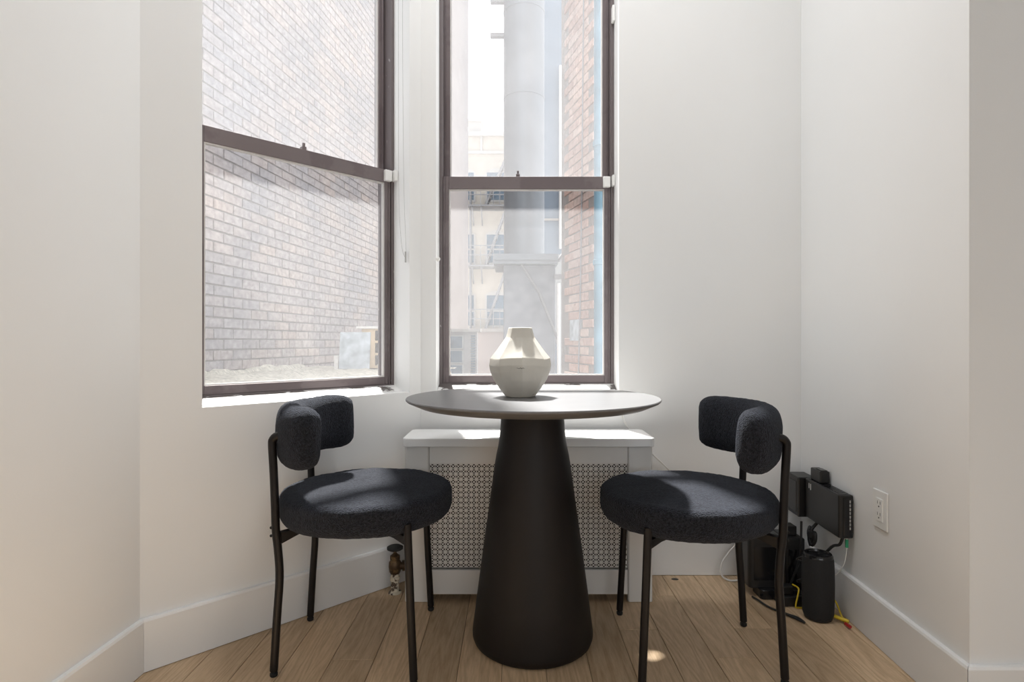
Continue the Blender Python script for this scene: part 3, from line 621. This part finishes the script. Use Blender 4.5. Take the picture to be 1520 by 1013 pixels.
cable('thin_white_cord', [rtp(0.022, -0.118, 0.272), rtp(0.022, -0.119, 0.245), rtp(0.026, -0.112, 0.19), rtp(0.034, -0.085, 0.145), rtp(0.045, -0.05, 0.10), rtp(0.05, -0.02, 0.006)], 0.0016, 'cable_w', 'thin white cord with green plug under the router',
      [(rtp(0.022, -0.1185, 0.255), (0, 0, 0.026), 0.005, 'green', 'green_plug')])
cable('yellow_cord', [(0.99, 2.02, 0.062), (0.99, 1.98, 0.066), (0.982, 1.966, 0.05), (0.972, 1.962, 0.012), (0.985, 1.967, 0.0045), (1.03, 1.968, 0.004), (1.082, 1.945, 0.03), (1.083, 1.92, 0.05), (1.085, 1.89, 0.02), (1.082, 1.865, 0.006)], 0.0028, 'cable_y', 'yellow cord looping on the floor around the speaker',
      [((1.0755, 1.868, 0.0142), (0.03, -0.03, -0.004), 0.006, 'cable_y', 'yellow_plug'), ((1.0775, 1.8365, 0.0085), (0.002, -0.022, 0), 0.0055, 'red', 'red_plug')])
cable('loose_cord', [(0.935, 2.0, 0.045), (0.915, 1.975, 0.03), (0.91, 1.93, 0.01), (0.945, 1.895, 0.0055), (0.95, 1.86, 0.006), (0.93, 1.90, 0.0055), (0.885, 1.97, 0.0055), (0.87, 2.02, 0.006), (0.86, 2.05, 0.006)], 0.0035, 'cable_b', 'loose black cord on the floor beside the speaker')
cable('coiled_cord', [(1.03 + 0.028 * math.cos(a * 0.9), 2.01 + 0.018 * math.sin(a * 0.9), 0.042 + 0.011 * a) for a in range(0, 14)], 0.0032, 'cable_b', 'coiled black cord piled behind the speaker')

cl = tag(empty('fill_lamp', (0.1, 1.45, 3.3)), 'round flush white ceiling lamp, unseen, added for fill light', 'lamp')  # unseen lamp body, added to carry the overhead fill light
MB().lathe([(0.0, 0.0), (0.30, 0.0), (0.31, -0.02), (0.31, -0.07), (0.285, -0.08), (0.285, -0.03), (0, -0.03)], 40).obj('fill_lamp_housing', 'plasticw', cl, smooth=35)
MB().lathe([(0.0, -0.085), (0.2845, -0.085), (0.2845, -0.032), (0, -0.032)], 40).obj('fill_lamp_diffuser', 'plasticw', cl, smooth=35)
# ------------------------------------------------------------------ outside
tag(MB().box((-30, 2.9, -3.2), (30, 60, -3.0)).obj('courtyard_ground', 'ground'), 'concrete ground of the rear courtyard', 'ground', kind='structure')
# close brick building on the left: runs away from the bay
DL = Vector((0.15, 1, 0)).normalized(); NL = Vector((1, -0.15, 0)).normalized()
ML = Matrix.Identity(4); ML.col[0][:3] = DL; ML.col[1][:3] = -NL; ML.col[3][:3] = (-2.65, 0, 0)       # local: x along, y into the wall, z up
bl = tag(empty('brick_building', (-2.65, 0, -3)), 'washed grey brick building close outside the angled window', 'building')
ML0 = Matrix.Translation((2.65, 0, 3)) @ ML
A0, A1 = 2.9, 7.9
MB().box((2.4, 0, -3), (8.6, 2.5, 6.6), ML0).obj('wall', 'mortar', bl)
def brick_mesh(mt, ln, h=0.064, d=0.03, b=0.003):
    m = MB(); x, z = ln / 2, h / 2
    m.add([(-x, d, -z), (x, d, -z), (x, d, z), (-x, d, z), (-x, b, -z), (x, b, -z), (x, b, z), (-x, b, z), (-x + b, 0, -z + b), (x - b, 0, -z + b), (x - b, 0, z - b), (-x + b, 0, z - b)],
          [(0, 1, 5, 4), (1, 2, 6, 5), (2, 3, 7, 6), (3, 0, 4, 7), (4, 5, 9, 8), (5, 6, 10, 9), (6, 7, 11, 10), (7, 4, 8, 11), (8, 9, 10, 11)])
    return m
def brick_wall(parent, base, a0, a1, z0, ztop, mt, nmax, hide=None):
    full = brick_mesh(mt, 0.205); me = full.mesh('brick', mt); spots = []; row = 0; z = z0
    rb = random.Random(11)
    while z < ztop(a1):
        a = a0 + (0.108 if row % 2 else 0.0)
        while a < a1:
            if z < ztop(a) and not (hide and hide(a, z)): spots.append((a, -0.010 + rb.uniform(-0.003, 0.003), z))
            a += 0.2165
        z += 0.075; row += 1
    vis = lambda s: (base @ Vector(s)).length + abs((base @ Vector(s)).z) * 0.3
    spots.sort(key=lambda s: (base @ Vector((s[0], 0, s[2]))).xy.length + 0.25 * abs(s[2] - EYE) + (50 if s[0] < a0 + 0.7 and nmax < 1000 and len(spots) > 900 else 0))
    inv = Matrix.Translation(-Vector(parent.location)) @ base
    for s in spots[:nmax]:
        o = bpy.data.objects.new('brick', me); COL.objects.link(o); o.parent = parent; o.matrix_local = inv @ Matrix.Translation(s)
    if len(spots) > nmax:
        m = MB()
        for s in spots[nmax:]: m.add([inv @ (Vector(q) + Vector(s)) for q in full.v], full.f)
        tag(m.obj('brick_courses', mt, parent), kind='stuff')
brick_wall(bl, ML, A0, A1, 0.3, lambda a: 1.45 + 0.64 * a, 'brickL', 300)
# its taller far end, a pale rendered block
fb = tag(empty('rendered_building', (-1.2, 8.3, -3)), 'pale pink rendered building end beyond the brick building', 'building')
M['pinkr'] = mat('pale_pink_render', (0.42, 0.365, 0.345), 0.9, var=0.05, scale=4)
MB().box((8.65, -0.02, -3), (11.75, 2.4, 8.6), Matrix.Translation((1.2, -8.3, 3)) @ ML).obj('wall', 'pinkr', fb)
MB().box((8.62, -0.06, 8.6), (11.8, 2.4, 8.75), Matrix.Translation((1.2, -8.3, 3)) @ ML).obj('coping', 'stone', fb)

# low roof under the angled window with rumpled covering
m = MB(); nu, nv = 60, 70; vs = []; fs = []
for i in range(nu + 1):
    for j in range(nv + 1):
        x = -2.23 + 1.41 * i / nu; y = 2.75 + 2.35 * j / nv; x2 = x + 0.14 * (y - 2.75)
        q = Vector((x * 5 + y * 3, y * 7 - x * 4, 0)); vs.append((x2, y, 0.69 + 0.028 * noise.noise(q) + 0.012 * noise.noise(q * 4) + 0.03 * (i / nu < 0.06)))
for i in range(nu):
    for j in range(nv): fs.append((i * (nv + 1) + j, (i + 1) * (nv + 1) + j, (i + 1) * (nv + 1) + j + 1, i * (nv + 1) + j + 1))
ro = tag(empty('low_roof', (-1.4, 3.9, -3)), 'low roof with rumpled straw coloured covering below the angled window', 'roof')
m.add(vs, fs); m.v = [tuple(Vector(p) - Vector((-1.4, 3.9, -3))) for p in m.v]; m.obj('roof_covering', 'roofing', ro, smooth=60)
MB().prism([(-2.2 + 1.4, 2.8 - 3.9), (-0.86 + 1.4, 2.8 - 3.9), (-0.54 + 1.4, 5.08 - 3.9), (-1.86 + 1.4, 5.08 - 3.9)], 0.0, 3.655).obj('roof_block', 'stucco', ro)
m = MB()
for k in range(5): a = 0.5 * k; m.tube(spline([(-1.0 + 0.05 * k, 4.3 + 0.03 * k, 0.74 + 0.01 * k), (-0.9 + 0.02 * k, 4.25, 0.79 - 0.012 * k), (-0.75, 4.2 - 0.04 * k, 0.745 + 0.008 * k)], 5), 0.016, 6)
o = m.obj('rope_heap', 'roofing', None, smooth=60); tag(o, 'pale rope heap lying on the low roof', 'rope')
# leaning sheet and slatted tan cabinet on the roof
cb = tag(empty('roof_cabinet', (-1.16, 4.75, 0.70)), 'tan slatted cabinet standing on the low roof', 'cabinet')
MB().box((-0.06, -0.10, 0.005), (0.20, 0.16, 0.325)).obj('cabinet_body', 'tan', cb, bevel=0.004)
MB().box((-0.10, -0.13, 0.325), (0.22, 0.18, 0.345)).obj('lid', 'bead', cb, bevel=0.003)
for i in range(3): MB().box((0.05, -0.104, 0.03 + i * 0.10), (0.15, -0.098, 0.11 + i * 0.10)).obj('slot', 'raddark', cb)
ls = tag(empty('leaning_sheet', (-1.26, 4.60, 0.70)), 'weathered blue grey sheet leaning on the tan cabinet', 'sheet')
s_ = MB().box((-0.13, -0.008, 0.0), (0.115, 0.008, 0.30)).obj('sheet_panel', 'sheet', ls, bevel=0.002); s_.rotation_euler = (math.radians(-8), 0, 0)
MB().box((-0.165, -0.014, 0.0), (-0.135, 0.012, 0.11)).obj('edge_post', 'bead', ls)

# far cream building across the courtyard
YC = 22.0; k_ = YC / F_PX
px = lambda u: (u - 760) * k_
pz = lambda v_: EYE + (508 - v_) * k_
fc = tag(empty('cream_building', (0, YC, -3)), 'cream rear facade with arched windows across the courtyard', 'building'); FO = Vector((0, YC, -3))
def fp(m, nm, mt, par=fc, **k): m.v = [tuple(Vector(p) - FO) for p in m.v]; return m.obj(nm, mt, par, **k)
fp(MB().box((-3.2, YC, -3), (2.6, YC + 4, pz(203))), 'facade', 'stucco')
fp(MB().box((-3.25, YC - 0.12, pz(203)), (2.65, YC + 0.4, pz(197))), 'parapet_coping', 'stone')
fp(MB().box((-3.2, YC - 0.08, pz(229)), (2.6, YC + 0.1, pz(225))), 'string_course', 'stone')
fp(MB().box((px(713), YC - 0.05, pz(225)), (px(716), YC + 0.05, pz(203))), 'pilaster', 'stone')
fp(MB().box((px(695), YC + 0.2, pz(205)), (px(714), YC + 0.9, pz(178))), 'chimney', 'stone')
fp(MB().box((px(693), YC + 0.15, pz(178)), (px(716), YC + 0.95, pz(174))), 'chimney_cap', 'stone')
for vtop, vbot in ((250, 300), (342, 393), (432, 486)):
    for uc in (736.0, 690.0, 800.0):
        x0, x1 = px(uc - 16), px(uc + 16); zt_, zb_ = pz(vtop + 6), pz(vbot); n = 10
        arch = [(x0 + (x1 - x0) * i / n, zt_ + 0.16 * math.sin(PI * i / n)) for i in range(n + 1)]
        poly = [(x0, zb_), (x1, zb_)] + arch[::-1]
        mm = Matrix(((1, 0, 0, 0), (0, 0, 1, 0), (0, 1, 0, 0), (0, 0, 0, 1)))
        wn = fp(MB().prism(poly, YC - 0.03, YC + 0.02, mm), 'window', 'stone')
        ins = [(x0 + 0.06, zb_ + 0.06), (x1 - 0.06, zb_ + 0.06), (x1 - 0.06, zt_), (x0 + 0.06, zt_)]
        mid = (zb_ + zt_) / 2
        fp(MB().box((x0 + 0.07, YC - 0.04, zb_ + 0.07), (x1 - 0.07, YC - 0.028, mid - 0.03)), 'pane', 'paneg', wn); fp(MB().box((x0 + 0.07, YC - 0.04, mid + 0.03), (x1 - 0.07, YC - 0.028, zt_ - 0.02)), 'pane', 'paneg', wn)
# its fire escape
fe = tag(empty('fire_escape', (0, YC, -3)), 'iron fire escape with stairs on the cream facade', 'fire escape')
for vv in (312, 398, 489):
    z = pz(vv); fp(MB().box((px(697), YC - 0.9, z - 0.05), (px(770), YC - 0.05, z)), 'platform', 'iron', fe)
    m = MB()
    for h in (0.35, 0.7): m.box((px(697), YC - 0.92, z + h), (px(770), YC - 0.88, z + h + 0.03))
    for i in range(9): x = px(697) + (px(770) - px(697)) * i / 8; m.box((x - 0.012, YC - 0.915, z), (x + 0.012, YC - 0.885, z + 0.72))
    fp(m, 'railing', 'iron', fe)
    for x in (px(703), px(716), px(760)): fp(MB().tube([(x, YC - 0.85, z - 0.05), (x, YC - 0.04, z - 0.6)], 0.03, 6), 'bracket', 'iron', fe)
for va, vb_ in ((312, 398), (398, 489), (240, 312)):
    m = MB()
    for yy in (YC - 0.8, YC - 0.3): m.tube([(px(722), yy, pz(vb_)), (px(753), yy, pz(va))], 0.04, 6)
    for i in range(10): f = (i + 0.5) / 10; x = px(722) + (px(753) - px(722)) * f; z = pz(vb_) + (pz(va) - pz(vb_)) * f; m.box((x - 0.06, YC - 0.8, z - 0.015), (x + 0.06, YC - 0.3, z + 0.015))
    fp(m, 'stair_flight', 'iron', fe)
fp(MB().tube([(px(699), YC - 0.2, -3), (px(699), YC - 0.2, pz(283))], 0.05, 8), 'drop_ladder', 'iron', fe)
# white low wall and grey shed
lw = tag(empty('white_yard_wall', (-0.36, 12, -3)), 'bright white yard wall below the fire escape', 'wall')
MB().box((-0.85, 0, 0), (0.5, 0.2, 4.13)).obj('wall_body', 'pinkr', lw); MB().box((-0.9, -0.05, 4.13), (0.55, 0.25, 4.20)).obj('coping', 'stone', lw)
sh = tag(empty('garden_shed', (-0.9, 8.0, -3)), 'grey shed with three stacked blue panes in the yard', 'shed')
MB().box((-0.24, 0.0, 0), (0.41, 0.22, 4.06)).obj('shed_wall', 'shedg', sh); MB().box((-0.24, -0.06, 4.06), (0.46, 0.24, 4.10)).obj('roof_slab', 'stone', sh)
for i in range(3):
    z = 4.02 - 0.20 * (i + 1); f_ = MB().box((-0.22, -0.03, z), (0.225, 0.0, z + 0.19)).obj('window', 'greypanel', sh)
    for x0, x1 in ((-0.20, 0.205),): MB().box((x0, -0.035, z + 0.015), (x1, -0.029, z + 0.175)).obj('pane', 'paneg', f_)
for i in range(16): MB().box((0.325, -0.02, 3.99 - i * 0.035), (0.39, 0.0, 4.01 - i * 0.035)).obj('louvre_slat', 'paneg', sh)

# grey pier, platform and round duct
pr = tag(empty('duct_pier', (0.16, 7.0, -3)), 'grey rendered pier carrying an iron platform in the courtyard', 'pier')
MB().box((-0.26, -0.28, 0), (0.35, 0.35, 4.82)).obj('pier_body', 'pier', pr, bevel=0.01)
MB().box((-0.37, -0.42, 4.82), (0.37, 0.42, 4.87)).obj('platform_deck', 'duct', pr)
MB().box((-0.37, -0.45, 4.86), (0.37, -0.41, 4.93)).obj('platform_edge', 'duct', pr)
for s in (0.0, 0.36): MB().tube([(0.37 + 0.02, -0.35 + s, 3.9), (0.15, -0.34 + s, 4.5), (-0.05, -0.33 + s, 4.82)], 0.015, 6).obj('brace', 'iron', pr)
MB().tube([(0.37, -0.40, 4.85), (0.60, -0.40, 5.18)], 0.022, 6).obj('stair_stringer', 'iron', pr); MB().tube([(0.46, -0.40, 4.70), (0.46, -0.40, 5.05)], 0.02, 6).obj('post', 'iron', pr)
MB().box((0.33, -0.42, 4.66), (0.52, -0.2, 4.70)).obj('step', 'iron', pr)
MB().tube([(0.38, -0.36, 0), (0.38, -0.36, 4.6)], 0.022, 8).obj('drain_pipe', 'plasticw', pr)
du = tag(empty('round_duct', (0.148, 7.0, 1.871)), 'tall round grey duct rising from the pier platform', 'duct')
MB().lathe([(0.0, 0.0), (0.265, 0.0), (0.265, 0.04), (0.248, 0.045), (0.248, 4.4), (0, 4.4)], 40).obj('duct_pipe', 'duct', du, smooth=35)
for z in (0.95, 2.0, 3.05, 4.1): MB().lathe([(0.246, z), (0.253, z + 0.004), (0.253, z + 0.03), (0.246, z + 0.034)], 40).obj('seam_band', 'duct', du, smooth=35)
for z in (2.77, 3.19): MB().box((-0.41, -0.03, z), (-0.2, 0.03, z + 0.045)).obj('wall_bracket', 'iron', du)
gb = tag(empty('blue_grey_building', (0.8, 11, -3)), 'blue grey rear building behind the duct', 'building')
MB().box((-0.42, 0, 0), (1.6, 2, 5.6)).obj('lower_wall', 'greypanel', gb); MB().box((-0.55, 0.02, 5.6), (1.6, 2, 12.5)).obj('upper_wall', 'bluewall', gb)
for z in (5.15, 6.25): MB().box((-0.43, -0.02, z), (1.6, 0.0, z + 0.04)).obj('panel_seam', 'stone', gb)
MB().tube([(0.13, -0.06, 5.7), (0.13, -0.06, 9.2)], 0.035, 8).obj('vent_pipe', 'plasticw', gb)
MB().box((-0.10, -0.03, 2.9), (0.10, 0.0, 4.0)).obj('window', 'paneg', gb)

# angled red brick pier on the right
DR = Vector((-0.28, 1, 0)).normalized(); NR = Vector((-1, -0.28, 0)).normalized()
MR = Matrix.Identity(4); MR.col[0][:3] = DR; MR.col[1][:3] = -NR; MR.col[3][:3] = (0.655, 4.58, 0)
rb_ = tag(empty('brick_pier', (0.655, 4.58, -3)), 'pink red brick wall end beside the teal pipe', 'brick pier')
MB().box((-0.01, 0, -3), (0.735, 1.2, 6.2), Matrix.Translation((-0.655, -4.58, 3)) @ MR).obj('wall', 'mortarR', rb_)
brick_wall(rb_, MR, 0.10, 0.64, 0.32, lambda a: 4.3, 'brickR', 300, lambda a, z: 0.30 < a < 0.56 and 0.93 < z < 1.13)
MB().box((0.26, -0.022, 0.93), (0.47, 0.0, 1.11), Matrix.Translation((-0.655, -4.58, 3)) @ MR).obj('vent_plate', 'sheet', rb_)
MB().tube([Matrix.Translation((-0.655, -4.58, 3)) @ MR @ Vector(p) for p in ((0.30, -0.02, 0.3), (0.24, -0.02, 1.2), (0.20, -0.02, 2.2), (0.16, -0.02, 4.0))], 0.006, 6).obj('wall_wire', 'iron', rb_)
tp = tag(empty('teal_drainpipe', (0.667, 4.35, -3)), 'teal painted drainpipe next to the brick pier', 'pipe')
MB().tube([(0, 0, 0), (0, 0, 8.2)], 0.045, 14).obj('pipe', 'teal', tp, smooth=40)
for z in (3.6, 4.5, 5.4): MB().lathe([(0.044, z), (0.053, z + 0.004), (0.053, z + 0.04), (0.044, z + 0.044)], 16).obj('pipe_collar', 'teal', tp, smooth=40)
